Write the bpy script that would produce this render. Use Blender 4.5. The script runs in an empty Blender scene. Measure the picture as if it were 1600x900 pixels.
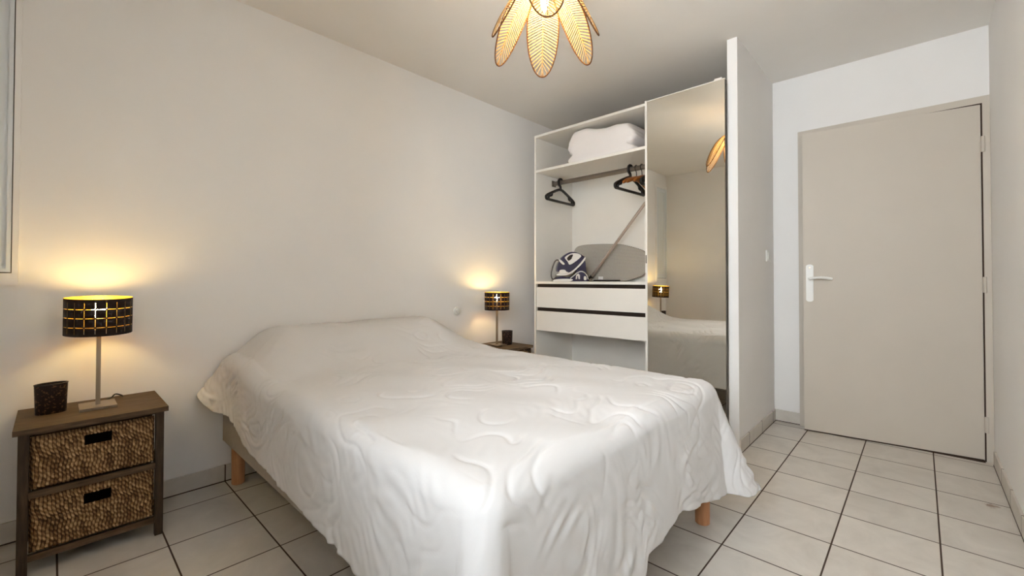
import bpy, bmesh, math, random
import numpy as np
from mathutils import Vector, Matrix
random.seed(4)
S = bpy.context.scene
COL = S.collection
PI = math.pi

# ------------------------------------------------------------------ camera
cam_d = bpy.data.cameras.new('camera'); cam = bpy.data.objects.new('camera', cam_d); COL.objects.link(cam)
cam_d.sensor_width = 36.0
cam_d.lens = 676.1 / 1600 * 36
cam_d.shift_x = -1.5 / 1600
cam_d.shift_y = -21.5 / 1600
cam_d.clip_start = 0.02
fw = Vector((0.7283, 0.68512, 0.0135)).normalized()
rt = fw.cross(Vector((0, 0, 1))).normalized()
up = rt.cross(fw).normalized()
rt = (rt + 0.0011 * up).normalized(); up = rt.cross(fw).normalized()
m = Matrix((rt, up, -fw)).transposed().to_4x4(); m.translation = Vector((0, 0, 1.031))
cam.matrix_world = m
S.camera = cam

# ------------------------------------------------------------------ light and exposure
S.view_settings.view_transform = 'Standard'
S.view_settings.look = 'None'
S.view_settings.gamma = 1.0
S.view_settings.use_curve_mapping = False
S.view_settings.exposure = 0.06
WINDOW_W = 42.0        # daylight through the window
PENDANT_W = 6.0
LAMP_W = 2.2
world = bpy.data.worlds.new('sky'); S.world = world; world.use_nodes = True
wn = world.node_tree.nodes; bg = wn['Background']
bg.inputs['Color'].default_value = (0.85, 0.925, 1.0, 1); bg.inputs['Strength'].default_value = 13.5
ld = bpy.data.lights.new('window_daylight', 'AREA'); ld.shape = 'RECTANGLE'; ld.size = 2.2; ld.size_y = 2.6
ld.energy = WINDOW_W; ld.color = (1.0, 0.985, 0.96)
lo = bpy.data.objects.new('window_daylight', ld); COL.objects.link(lo)
lo.location = (-2.2, 0.40, 1.55); lo.rotation_euler = (0, -PI / 2, 0)

# ------------------------------------------------------------------ helpers
def lin(c):
    c = c / 255
    return c / 12.92 if c <= 0.04045 else ((c + 0.055) / 1.055) ** 2.4
def rgb(r, g, b): return (lin(r), lin(g), lin(b), 1)

class NT:
    def __init__(s, name):
        s.m = bpy.data.materials.new(name); s.m.use_nodes = True
        s.t = s.m.node_tree; s.bsdf = s.t.nodes['Principled BSDF']; s.out = s.t.nodes['Material Output']
    def n(s, typ, **k):
        nd = s.t.nodes.new(typ)
        for a, v in k.items(): setattr(nd, a, v)
        return nd
    def l(s, a, b): s.t.links.new(a, b)
    def set(s, nd, **k):
        for a, v in k.items(): nd.inputs[a.replace('_', ' ')].default_value = v
        return nd
    def val(s, op, a, b=None, c=None):
        nd = s.n('ShaderNodeMath', operation=op)
        for i, v in enumerate((a, b, c)):
            if v is None: continue
            if isinstance(v, (int, float)): nd.inputs[i].default_value = v
            else: s.l(v, nd.inputs[i])
        return nd.outputs[0]

def mat(name, col, rough=0.6, spec=0.4, metal=0.0, var=0.05, scale=8.0, bump=0.0, bscale=60.0, stretch=(1, 1, 1), col2=None, dist=0.002, sss=0.0):
    """procedural material: colour mottled by noise, optional noise bump"""
    a = NT(name); b = a.bsdf
    b.inputs['Roughness'].default_value = rough; b.inputs['Specular IOR Level'].default_value = spec; b.inputs['Metallic'].default_value = metal
    tc = a.n('ShaderNodeTexCoord'); mp = a.n('ShaderNodeMapping'); mp.inputs['Scale'].default_value = stretch
    a.l(tc.outputs['Object'], mp.inputs['Vector'])
    nz = a.n('ShaderNodeTexNoise'); nz.inputs['Scale'].default_value = scale; nz.inputs['Detail'].default_value = 5
    a.l(mp.outputs[0], nz.inputs['Vector'])
    rp = a.n('ShaderNodeValToRGB'); rp.color_ramp.elements[0].position = 0.3; rp.color_ramp.elements[1].position = 0.7
    c2 = col2 or tuple(min(1, x * (1 + var)) for x in col[:3]) + (1,)
    rp.color_ramp.elements[0].color = tuple(x * (1 - var) for x in col[:3]) + (1,) if not col2 else col
    rp.color_ramp.elements[1].color = c2
    a.l(nz.outputs['Fac'], rp.inputs['Fac']); a.l(rp.outputs['Color'], b.inputs['Base Color'])
    if bump:
        n2 = a.n('ShaderNodeTexNoise'); n2.inputs['Scale'].default_value = bscale; n2.inputs['Detail'].default_value = 4
        a.l(mp.outputs[0], n2.inputs['Vector'])
        bp = a.n('ShaderNodeBump'); bp.inputs['Strength'].default_value = bump; bp.inputs['Distance'].default_value = dist
        a.l(n2.outputs['Fac'], bp.inputs['Height']); a.l(bp.outputs['Normal'], b.inputs['Normal'])
    return a.m

def emit_mat(name, col, strength):
    a = NT(name); a.bsdf.inputs['Base Color'].default_value = col
    a.bsdf.inputs['Emission Color'].default_value = col; a.bsdf.inputs['Emission Strength'].default_value = strength
    return a.m

def origin_of(p):
    while p.parent: p = p.parent
    return Vector(p.get('_o', (0, 0, 0)))

def obj(name, bm, mt, parent=None, smooth=False, bevel=0.0, world=True, segs=2):
    if bevel:
        bmesh.ops.bevel(bm, geom=[e for e in bm.edges if e.is_manifold and e.calc_face_angle(0) > 0.6], offset=bevel, segments=segs, affect='EDGES', profile=0.5)
    bmesh.ops.recalc_face_normals(bm, faces=bm.faces)
    me = bpy.data.meshes.new(name)
    if parent is None:
        lo_ = [min(v.co[i] for v in bm.verts) for i in range(3)]; hi = [max(v.co[i] for v in bm.verts) for i in range(3)]
        o_ = Vector(((lo_[0] + hi[0]) / 2, (lo_[1] + hi[1]) / 2, lo_[2]))
    else: o_ = ORG[root(parent).name] if world else Vector()
    bmesh.ops.translate(bm, verts=bm.verts, vec=-o_)
    bm.to_mesh(me); bm.free()
    for q in (mt if isinstance(mt, (list, tuple)) else [mt]): me.materials.append(q)
    if smooth:
        for p in me.polygons: p.use_smooth = True
        if smooth == 'auto':
            me.set_sharp_from_angle(angle=0.7)
    ob = bpy.data.objects.new(name, me); COL.objects.link(ob)
    if parent: ob.parent = parent
    else: ob.location = o_; ORG[ob.name] = o_
    return ob
ORG = {}
def root(p):
    while p.parent: p = p.parent
    return p
def tag(o, label, cat, group=None):
    o['label'] = label; o['category'] = cat
    if group: o['group'] = group
    return o
def thing(name, label, cat, loc=(0, 0, 0), group=None):
    o = bpy.data.objects.new(name, None); COL.objects.link(o); o.location = loc; o.empty_display_size = 0.05
    ORG[o.name] = Vector(loc)
    return tag(o, label, cat, group)
def struct(o): o['kind'] = 'structure'; return o
def copy_thing(r, loc, label, rotz=0.0):
    def cp(o, par):
        c = o.copy(); COL.objects.link(c)
        if par: c.parent = par
        for ch in o.children: cp(ch, c)
        return c
    c = cp(r, None); c.location = loc; c.rotation_euler = (0, 0, rotz); c['label'] = label
    return c

def box(bm, x0, x1, y0, y1, z0, z1):
    vs = [bm.verts.new((x, y, z)) for z in (z0, z1) for y in (y0, y1) for x in (x0, x1)]
    for f in ((0, 2, 3, 1), (4, 5, 7, 6), (0, 1, 5, 4), (2, 6, 7, 3), (0, 4, 6, 2), (1, 3, 7, 5)): bm.faces.new([vs[i] for i in f])
    return vs
def boxes(*bs):
    bm = bmesh.new()
    for b in bs: box(bm, *b)
    return bm
def tube(bm, pts, r, n=8, closed=False, flat=None):
    P = [Vector(p) for p in pts]; N = len(P); rings = []
    nrm = None
    for i in range(N):
        if closed: t = P[(i + 1) % N] - P[i - 1]
        else: t = P[min(i + 1, N - 1)] - P[max(i - 1, 0)]
        t.normalize()
        if nrm is None:
            a = Vector((0, 0, 1)) if abs(t.z) < 0.9 else Vector((1, 0, 0))
            nrm = t.cross(a).normalized()
        nrm = (nrm - t * nrm.dot(t)).normalized(); b = t.cross(nrm)
        rr = r[i] if isinstance(r, (list, tuple)) else r
        rings.append([bm.verts.new(P[i] + nrm * math.cos(2 * PI * k / n) * rr + b * math.sin(2 * PI * k / n) * rr * (flat or 1)) for k in range(n)])
    for i in range(N if closed else N - 1):
        A = rings[i]; B = rings[(i + 1) % N]
        for k in range(n): bm.faces.new((A[k], A[(k + 1) % n], B[(k + 1) % n], B[k]))
    if not closed:
        bm.faces.new(rings[0][::-1]); bm.faces.new(rings[-1])
    return bm
def lathe(bm, prof, n=32, cx=0, cy=0, sx=1, sy=1, cap=True):
    rings = [[bm.verts.new((cx + r * math.cos(2 * PI * k / n) * sx, cy + r * math.sin(2 * PI * k / n) * sy, z)) for k in range(n)] for r, z in prof]
    for A, B in zip(rings, rings[1:]):
        for k in range(n): bm.faces.new((A[k], A[(k + 1) % n], B[(k + 1) % n], B[k]))
    if cap:
        bm.faces.new(rings[0][::-1]); bm.faces.new(rings[-1])
    return bm
def smoothpts(pts, sub=6, closed=False):
    P = [Vector(p) for p in pts]; N = len(P); out = []
    rng = range(N) if closed else range(N - 1)
    for i in rng:
        p0 = P[(i - 1) % N] if closed else P[max(i - 1, 0)]; p1 = P[i]; p2 = P[(i + 1) % N]
        p3 = P[(i + 2) % N] if closed else P[min(i + 2, N - 1)]
        for k in range(sub):
            t = k / sub
            out.append(0.5 * ((2 * p1) + (-p0 + p2) * t + (2 * p0 - 5 * p1 + 4 * p2 - p3) * t * t + (-p0 + 3 * p1 - 3 * p2 + p3) * t ** 3))
    if not closed: out.append(P[-1])
    return out
def prism(bm, poly, d0, d1, plane='yz'):
    """extrude a 2-D outline; plane 'yz' extrudes along x, 'xz' extrudes along y"""
    def mk(p, d): return (d, p[0], p[1]) if plane == 'yz' else (p[0], d, p[1])
    A = [bm.verts.new(mk(p, d0)) for p in poly]; B = [bm.verts.new(mk(p, d1)) for p in poly]
    n = len(poly)
    bm.faces.new(A[::-1]); bm.faces.new(B)
    for k in range(n): bm.faces.new((A[k], A[(k + 1) % n], B[(k + 1) % n], B[k]))
    return bm
def grid_bm(V):
    """V: (n, m, 3) array -> bmesh grid"""
    n, m_ = V.shape[:2]; bm = bmesh.new()
    vs = [bm.verts.new(p) for p in V.reshape(-1, 3)]
    for i in range(n - 1):
        for j in range(m_ - 1):
            bm.faces.new((vs[i * m_ + j], vs[(i + 1) * m_ + j], vs[(i + 1) * m_ + j + 1], vs[i * m_ + j + 1]))
    return bm
def sstep(x): x = np.clip(x, 0, 1); return x * x * (3 - 2 * x)
def waves(a, b, seed, n, l0, l1, aniso=0.0):
    """sum of random plane waves with wavelengths between l0 and l1"""
    r = np.random.RandomState(seed); out = 0
    for _ in range(n):
        th = r.uniform(0, PI) if not aniso else r.normal(aniso, 0.35)
        k = 2 * PI / r.uniform(l0, l1)
        out = out + np.sin(k * (a * math.cos(th) + b * math.sin(th)) + r.uniform(0, 6.28))
    return out / math.sqrt(n / 2)

# ------------------------------------------------------------------ materials
M = {}
M['wall'] = mat('wall_paint', rgb(241, 238, 234), 0.85, 0.15, var=0.012, scale=3, bump=0.12, bscale=90, dist=0.001)
M['ceiling'] = mat('ceiling_paint', rgb(240, 235, 228), 0.9, 0.1, var=0.012, scale=3, bump=0.08, bscale=90, dist=0.001)
M['door'] = mat('door_paint', rgb(203, 193, 179), 0.5, 0.3, var=0.015, scale=4, bump=0.05, bscale=120, dist=0.0006)
M['whiteplastic'] = mat('white_plastic', rgb(236, 234, 228), 0.35, 0.5, var=0.01)
M['pvc'] = mat('white_window_frame', rgb(222, 226, 228), 0.35, 0.5, var=0.01)
M['gasket'] = mat('dark_gasket_and_shadow', rgb(92, 86, 80), 0.7, 0.2)  # also colours the shade strip beside the mirror door
M['melamine'] = mat('white_melamine', rgb(236, 231, 222), 0.4, 0.35, var=0.01)
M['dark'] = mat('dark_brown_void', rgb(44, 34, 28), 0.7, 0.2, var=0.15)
M['steel'] = mat('brushed_steel', rgb(158, 144, 126), 0.35, 0.5, metal=0.9, var=0.08, scale=30, stretch=(1, 1, 0.1))
M['tube'] = mat('polished_tube_metal', rgb(205, 190, 176), 0.3, 0.5, metal=0.85, var=0.05)
M['rail'] = mat('grey_brown_rail', rgb(122, 112, 102), 0.35, 0.5, metal=0.6, var=0.06)
M['black'] = mat('black_plastic', rgb(22, 20, 22), 0.4, 0.45, var=0.1)
M['gap'] = mat('dark_brown_shadow', rgb(74, 60, 51), 0.9, 0.1)  # brown standing in for the shade in the door gaps
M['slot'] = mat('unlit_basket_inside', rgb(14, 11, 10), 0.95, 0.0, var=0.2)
M['beech'] = mat('beech_wood', rgb(196, 138, 96), 0.5, 0.35, col2=rgb(216, 160, 116), scale=14, stretch=(6, 6, 0.6))
M['hangwood'] = mat('hanger_wood', rgb(140, 82, 36), 0.4, 0.45, col2=rgb(170, 106, 52), scale=20, stretch=(0.5, 4, 4))
M['walnut'] = mat('dark_stained_wood', rgb(70, 55, 41), 0.6, 0.25, col2=rgb(104, 84, 64), scale=16, stretch=(0.8, 7, 7), bump=0.2, bscale=40)
M['walnutv'] = mat('dark_stained_wood_upright', rgb(48, 38, 29), 0.6, 0.25, col2=rgb(76, 61, 47), scale=16, stretch=(7, 7, 0.8), bump=0.2, bscale=40)
def seagrass():
    a = NT('woven_seagrass_strands'); at = a.n('ShaderNodeAttribute'); at.attribute_name = 'strand'
    tc = a.n('ShaderNodeTexCoord'); nz = a.n('ShaderNodeTexNoise'); nz.inputs['Scale'].default_value = 260; a.l(tc.outputs['Object'], nz.inputs['Vector'])
    rp = a.n('ShaderNodeValToRGB'); e = rp.color_ramp.elements
    e[0].position = 0.15; e[0].color = rgb(72, 51, 33); e[1].position = 0.9; e[1].color = rgb(196, 162, 118)
    m_ = rp.color_ramp.elements.new(0.5); m_.color = rgb(134, 101, 67)
    a.l(a.val('ADD', at.outputs['Fac'], a.val('MULTIPLY_ADD', nz.outputs['Fac'], 0.5, -0.25)), rp.inputs['Fac']); a.l(rp.outputs[0], a.bsdf.inputs['Base Color'])
    a.bsdf.inputs['Roughness'].default_value = 0.75; a.bsdf.inputs['Specular IOR Level'].default_value = 0.2
    return a.m
M['seagrass'] = seagrass()
M['seagrass_plain'] = mat('woven_seagrass', rgb(112, 84, 56), 0.75, 0.2, col2=rgb(186, 150, 108), scale=70, stretch=(1, 1, 0.45), bump=0.4, bscale=180)
M['bedfabric'] = mat('bed_base_fabric', rgb(176, 166, 154), 0.9, 0.1, var=0.05, scale=60, bump=0.3, bscale=400)
M['quilt'] = mat('white_quilt_cotton', rgb(222, 220, 218), 0.9, 0.1, var=0.008, scale=6, bump=0.12, bscale=220, dist=0.0015)
M['pillow'] = mat('white_bedding', rgb(236, 230, 226), 0.9, 0.1, var=0.01, scale=8, bump=0.25, bscale=30, dist=0.004)
M['purple'] = mat('dark_purple_plastic', rgb(30, 19, 54), 0.25, 0.5, var=0.08)
M['ironwhite'] = mat('iron_white_plastic', rgb(228, 222, 214), 0.3, 0.5, var=0.01)
M['pierced'] = None

# floor tiles: world-coordinate grid of grout, one tone per tile, marbled mottling
def tile_mat():
    a = NT('glazed_floor_tile'); b = a.bsdf
    geo = a.n('ShaderNodeNewGeometry'); sx = a.n('ShaderNodeSeparateXYZ'); a.l(geo.outputs['Position'], sx.inputs[0])
    def cell(o, off, sp):
        u = a.val('DIVIDE', a.val('SUBTRACT', o, off), sp)
        fr = a.val('FRACT', u); dd = a.val('MINIMUM', fr, a.val('SUBTRACT', 1.0, fr))
        return a.val('FLOOR', u), a.val('MULTIPLY', dd, sp)
    ix, dx = cell(sx.outputs[0], 0.021 - 0.2966 * 4, 0.2966)
    iy, dy = cell(sx.outputs[1], -0.049 - 0.3108 * 4, 0.3108)
    d = a.val('MINIMUM', dx, dy)
    g = a.n('ShaderNodeMapRange'); g.inputs['From Min'].default_value = 0.0022; g.inputs['From Max'].default_value = 0.0034
    a.l(d, g.inputs['Value'])                                   # 0 in the grout, 1 on the tile
    cx = a.n('ShaderNodeCombineXYZ'); a.l(ix, cx.inputs[0]); a.l(iy, cx.inputs[1])
    wn_ = a.n('ShaderNodeTexWhiteNoise', noise_dimensions='2D'); a.l(cx.outputs[0], wn_.inputs['Vector'])
    off = a.n('ShaderNodeVectorMath', operation='MULTIPLY_ADD'); a.l(wn_.outputs['Color'], off.inputs[0]); off.inputs[1].default_value = (9, 9, 9); a.l(geo.outputs['Position'], off.inputs[2])
    nz = a.n('ShaderNodeTexNoise'); nz.inputs['Scale'].default_value = 5.5; nz.inputs['Detail'].default_value = 7; nz.inputs['Roughness'].default_value = 0.62; nz.inputs['Distortion'].default_value = 0.6
    a.l(off.outputs[0], nz.inputs['Vector'])
    rp = a.n('ShaderNodeValToRGB'); e = rp.color_ramp.elements
    e[0].position = 0.25; e[0].color = rgb(200, 192, 181); e[1].position = 0.75; e[1].color = rgb(224, 217, 207)
    a.l(nz.outputs['Fac'], rp.inputs['Fac'])
    br = a.n('ShaderNodeHueSaturation'); a.l(rp.outputs['Color'], br.inputs['Color'])
    a.l(a.val('MULTIPLY_ADD', wn_.outputs['Value'], 0.07, 0.965), br.inputs['Value'])
    # a chipped brown spot by the right wall
    sub = a.n('ShaderNodeVectorMath', operation='SUBTRACT'); a.l(geo.outputs['Position'], sub.inputs[0]); sub.inputs[1].default_value = (2.955, -0.228, 0)
    n3 = a.n('ShaderNodeTexNoise'); n3.inputs['Scale'].default_value = 45; a.l(geo.outputs['Position'], n3.inputs['Vector'])
    ln = a.n('ShaderNodeVectorMath', operation='LENGTH'); a.l(sub.outputs[0], ln.inputs[0])
    sp = a.n('ShaderNodeMapRange'); sp.inputs['From Min'].default_value = 0.016; sp.inputs['From Max'].default_value = 0.03; sp.inputs['To Min'].default_value = 0.75; sp.inputs['To Max'].default_value = 0
    a.l(a.val('ADD', ln.outputs['Value'], a.val('MULTIPLY_ADD', n3.outputs['Fac'], 0.05, -0.022)), sp.inputs['Value'])
    mx0 = a.n('ShaderNodeMix', data_type='RGBA'); a.l(sp.outputs[0], mx0.inputs[0]); a.l(br.outputs[0], mx0.inputs[6]); mx0.inputs[7].default_value = rgb(128, 92, 62)
    mx = a.n('ShaderNodeMix', data_type='RGBA'); a.l(g.outputs[0], mx.inputs[0]); mx.inputs[6].default_value = rgb(74, 58, 48); a.l(mx0.outputs[2], mx.inputs[7])
    a.l(mx.outputs[2], b.inputs['Base Color'])
    a.l(a.val('MULTIPLY_ADD', g.outputs[0], -0.45, 0.85), b.inputs['Roughness'])
    b.inputs['Specular IOR Level'].default_value = 0.35
    bp = a.n('ShaderNodeBump'); bp.inputs['Strength'].default_value = 0.5; bp.inputs['Distance'].default_value = 0.0015
    a.l(a.val('ADD', g.outputs[0], a.val('MULTIPLY', nz.outputs['Fac'], 0.4)), bp.inputs['Height']); a.l(bp.outputs[0], b.inputs['Normal'])
    return a.m
M['tile'] = tile_mat()
M['grout'] = mat('dark_grout', rgb(70, 55, 46), 0.9, 0.1)

def mirror_mat():
    a = NT('mirror_glass'); b = a.bsdf
    tc = a.n('ShaderNodeTexCoord'); nz = a.n('ShaderNodeTexNoise'); nz.inputs['Scale'].default_value = 2
    a.l(tc.outputs['Object'], nz.inputs['Vector'])
    rp = a.n('ShaderNodeValToRGB'); rp.color_ramp.elements[0].color = (0.83, 0.82, 0.77, 1); rp.color_ramp.elements[1].color = (0.86, 0.85, 0.80, 1)
    a.l(nz.outputs['Fac'], rp.inputs['Fac']); a.l(rp.outputs[0], b.inputs['Base Color'])
    b.inputs['Metallic'].default_value = 1; b.inputs['Roughness'].default_value = 0.015
    return a.m
M['mirror'] = mirror_mat()

def glass_mat():
    a = NT('window_glass'); t = a.n('ShaderNodeBsdfTransparent'); g = a.n('ShaderNodeBsdfGlossy'); g.inputs['Roughness'].default_value = 0.02
    mx = a.n('ShaderNodeMixShader'); fr = a.n('ShaderNodeFresnel'); fr.inputs['IOR'].default_value = 1.45
    a.l(fr.outputs[0], mx.inputs[0]); a.l(t.outputs[0], mx.inputs[1]); a.l(g.outputs[0], mx.inputs[2]); a.l(mx.outputs[0], a.out.inputs[0])
    return a.m
M['glass'] = glass_mat()
M['frosted'] = mat('frosted_white_glass', rgb(226, 228, 226), 0.45, 0.5, var=0.01, bump=0.1, bscale=200)

def zigzag_mat():
    a = NT('grey_zigzag_cotton'); tc = a.n('ShaderNodeTexCoord'); sx = a.n('ShaderNodeSeparateXYZ'); a.l(tc.outputs['Object'], sx.inputs[0])
    tri = a.val('PINGPONG', a.val('MULTIPLY', sx.outputs[1], 1.0), 0.0065)
    w = a.val('FRACT', a.val('DIVIDE', a.val('ADD', sx.outputs[2], tri), 0.0115))
    g = a.n('ShaderNodeMapRange'); g.inputs['From Min'].default_value = 0.42; g.inputs['From Max'].default_value = 0.55; a.l(w, g.inputs['Value'])
    mx = a.n('ShaderNodeMix', data_type='RGBA'); a.l(g.outputs[0], mx.inputs[0]); mx.inputs[6].default_value = rgb(136, 130, 121); mx.inputs[7].default_value = rgb(196, 188, 176)
    a.l(mx.outputs[2], a.bsdf.inputs['Base Color']); a.bsdf.inputs['Roughness'].default_value = 0.9
    return a.m
M['zigzag'] = zigzag_mat()

def translucent_mat(name, c1, c2, fac=0.55, rough=0.6, scale=60):
    a = NT(name); tr = a.n('ShaderNodeBsdfTranslucent'); mx = a.n('ShaderNodeMixShader'); mx.inputs[0].default_value = fac
    tc = a.n('ShaderNodeTexCoord'); nz = a.n('ShaderNodeTexNoise'); nz.inputs['Scale'].default_value = scale; a.l(tc.outputs['Object'], nz.inputs['Vector'])
    rp = a.n('ShaderNodeValToRGB'); rp.color_ramp.elements[0].color = c1; rp.color_ramp.elements[1].color = c2
    a.l(nz.outputs['Fac'], rp.inputs[0]); a.l(rp.outputs[0], a.bsdf.inputs['Base Color']); a.l(rp.outputs[0], tr.inputs['Color'])
    a.bsdf.inputs['Roughness'].default_value = rough
    a.l(a.bsdf.outputs[0], mx.inputs[1]); a.l(tr.outputs[0], mx.inputs[2]); a.l(mx.outputs[0], a.out.inputs[0])
    return a.m
M['slat'] = translucent_mat('pale_rattan_slat', rgb(188, 154, 100), rgb(208, 176, 122), fac=0.22)
M['rim'] = mat('brown_braided_cord', rgb(72, 44, 24), 0.85, 0.1, col2=rgb(112, 74, 42), scale=160)
M['rib'] = mat('honey_rattan_rib', rgb(176, 124, 66), 0.7, 0.2, col2=rgb(206, 158, 98), scale=90)
M['shade'] = mat('dark_brown_shade', rgb(36, 25, 23), 0.6, 0.25, var=0.12, scale=40)
M['gold'] = mat('gold_shade_lining', rgb(196, 156, 56), 0.45, 0.4, metal=0.3, var=0.04)
BULB_R = 0.022
def bulb_strength(w, r): return w / (PI * 4 * PI * r * r)
M['bulb_p'] = emit_mat('pendant_bulb_glow', (1.0, 0.74, 0.40, 1), bulb_strength(PENDANT_W, 0.019))
M['bulb_l'] = emit_mat('lamp_bulb_glow', (1.0, 0.78, 0.33, 1), bulb_strength(LAMP_W, BULB_R))

def pierced_mat():
    a = NT('pierced_dark_metal'); b = a.bsdf
    tc = a.n('ShaderNodeTexCoord'); nz = a.n('ShaderNodeTexNoise'); nz.inputs['Scale'].default_value = 130; nz.inputs['Detail'].default_value = 3
    a.l(tc.outputs['Object'], nz.inputs['Vector'])
    rp = a.n('ShaderNodeValToRGB'); rp.color_ramp.interpolation = 'CONSTANT'; rp.color_ramp.elements[0].color = rgb(36, 24, 22); rp.color_ramp.elements[1].position = 0.6; rp.color_ramp.elements[1].color = rgb(112, 84, 62)
    a.l(nz.outputs['Fac'], rp.inputs[0]); a.l(rp.outputs[0], b.inputs['Base Color'])
    b.inputs['Metallic'].default_value = 0.5; b.inputs['Roughness'].default_value = 0.42
    return a.m
M['pierced'] = pierced_mat()

# ------------------------------------------------------------------ room shell
XL, XD, YR, YH, H = -0.43, 3.668, -0.299, 2.606, 2.5
T = 0.12
struct(obj('floor', boxes((XL - T, XD + T, YR - T, YH + T, -0.1, 0)), M['tile']))
struct(obj('ceiling', boxes((XL - T, XD + T, YR - T, YH + T, H, H + 0.1)), M['ceiling']))
struct(obj('wall_head', boxes((XL - T, XD + T, YH, YH + T, 0, H)), M['wall']))
struct(obj('wall_right', boxes((XL - T, XD + T, YR - T, YR, 0, H)), M['wall']))
struct(obj('wall_door', boxes((XD, XD + T, YR, YH, 0, H)), M['wall']))
WY0, WY1, WZ0, WZ1 = -0.26, 1.00, 0.95, 2.32
struct(obj('wall_left', boxes((XL - T, XL, YR, WY0, 0, H), (XL - T, XL, WY1, YH, 0, H), (XL - T, XL, WY0, WY1, 0, WZ0), (XL - T, XL, WY0, WY1, WZ1, H)), M['wall']))
struct(obj('wall_partition', boxes((2.81, XD, 0.791, 0.848, 0, H)), M['wall'], bevel=0.003))
# tiled skirting
def skirt(name, x0, x1, y0, y1):
    bm = boxes((x0, x1, y0, y1, 0.004, 0.083)); box(bm, x0 - (0.001 if x1 - x0 < 0.05 else 0), x1 + (0.001 if x1 - x0 < 0.05 else 0), y0 - (0.001 if y1 - y0 < 0.05 else 0), y1 + (0.001 if y1 - y0 < 0.05 else 0), 0.0, 0.005)
    o = obj(name, bm, [M['tile'], M['grout']])
    for p in o.data.polygons[6:]: p.material_index = 1
    struct(o)
skirt('baseboard_head', XL, 3.60, YH - 0.009, YH)
skirt('baseboard_left', XL, XL + 0.009, YR + 0.009, YH - 0.009)
skirt('baseboard_right', XL + 0.009, 3.60, YR, YR + 0.009)
skirt('baseboard_partition', 2.812, XD - 0.009, 0.782, 0.791)
skirt('baseboard_door', XD - 0.009, XD, 0.632, 0.791)

# window in the left wall (beside the camera), closed
win = struct(bpy.data.objects.new('window_2', None)); COL.objects.link(win); win.location = (XL, (WY0 + WY1) / 2, WZ0); ORG['window_2'] = Vector(win.location)
f = 0.05
obj('window_frame', boxes((XL - 0.07, XL + 0.012, WY0, WY0 + f, WZ0, WZ1), (XL - 0.07, XL + 0.012, WY1 - f, WY1, WZ0, WZ1), (XL - 0.07, XL + 0.012, WY0 + f, WY1 - f, WZ0, WZ0 + f), (XL - 0.07, XL + 0.012, WY0 + f, WY1 - f, WZ1 - f, WZ1)), M['pvc'], win)
obj('pane', boxes((XL - 0.04, XL - 0.036, WY0 + f, WY1 - f, WZ0 + f, WZ1 - f)), M['glass'], win)
# narrow window in the head wall at the left corner: slim casing with mitred corners, sash, lower board
win1 = struct(bpy.data.objects.new('window_1', None)); COL.objects.link(win1); win1.location = (-0.265, YH, 0.9); ORG['window_1'] = Vector(win1.location)
q0, q1, za, zb, zt, ztb = XL + 0.002, -0.094, 1.008, 1.056, 2.34, 2.30
def fr(bm, pts, y0, y1): prism(bm, pts, y0, y1, 'xz')
bm = bmesh.new()
fr(bm, [(q1, za), (q1 - 0.017, zb), (q1 - 0.017, ztb), (q1, zt)], YH - 0.020, YH)
fr(bm, [(q0, za), (q0 + 0.017, zb), (q0 + 0.017, ztb), (q0, zt)], YH - 0.020, YH)
fr(bm, [(q0, za), (q1, za), (q1 - 0.017, zb), (q0 + 0.017, zb)], YH - 0.0185, YH)
fr(bm, [(q0, zt), (q1, zt), (q1 - 0.017, ztb), (q0 + 0.017, ztb)], YH - 0.0185, YH)
obj('casing', bm, M['wall'], win1)
bm = bmesh.new(); box(bm, q0, q1 - 0.006, YH - 0.006, YH, 0.902, za); obj('lower_board', bm, M['wall'], win1)
i0, i1 = q0 + 0.017, q1 - 0.017
bm = boxes((i1 - 0.003, i1, YH - 0.015, YH, zb, ztb), (i0, i0 + 0.003, YH - 0.015, YH, zb, ztb), (i0 + 0.003, i1 - 0.003, YH - 0.015, YH, zb, zb + 0.004), (i0 + 0.003, i1 - 0.003, YH - 0.015, YH, ztb - 0.004, ztb))
obj('gasket', bm, M['gasket'], win1)
j0, j1, k0, k1 = i0 + 0.003, i1 - 0.003, zb + 0.004, ztb - 0.004; w = 0.052
bm = bmesh.new()
for A_, B_ in (((0, 0.012), (YH - 0.022, YH)), ((0.012, w), (YH - 0.014, YH))):
    u, v = A_
    box(bm, j0 + u, j0 + v, B_[0], B_[1], k0 + u, k1 - u); box(bm, j1 - v, j1 - u, B_[0], B_[1], k0 + u, k1 - u)
    box(bm, j0 + v, j1 - v, B_[0], B_[1], k0 + u, k0 + v); box(bm, j0 + v, j1 - v, B_[0], B_[1], k1 - v, k1 - u)
obj('sash', bm, M['pvc'], win1, bevel=0.0025)
obj('pane', boxes((j0 + w, j1 - w, YH - 0.008, YH - 0.005, k0 + w, k1 - w)), M['frosted'], win1)

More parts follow.
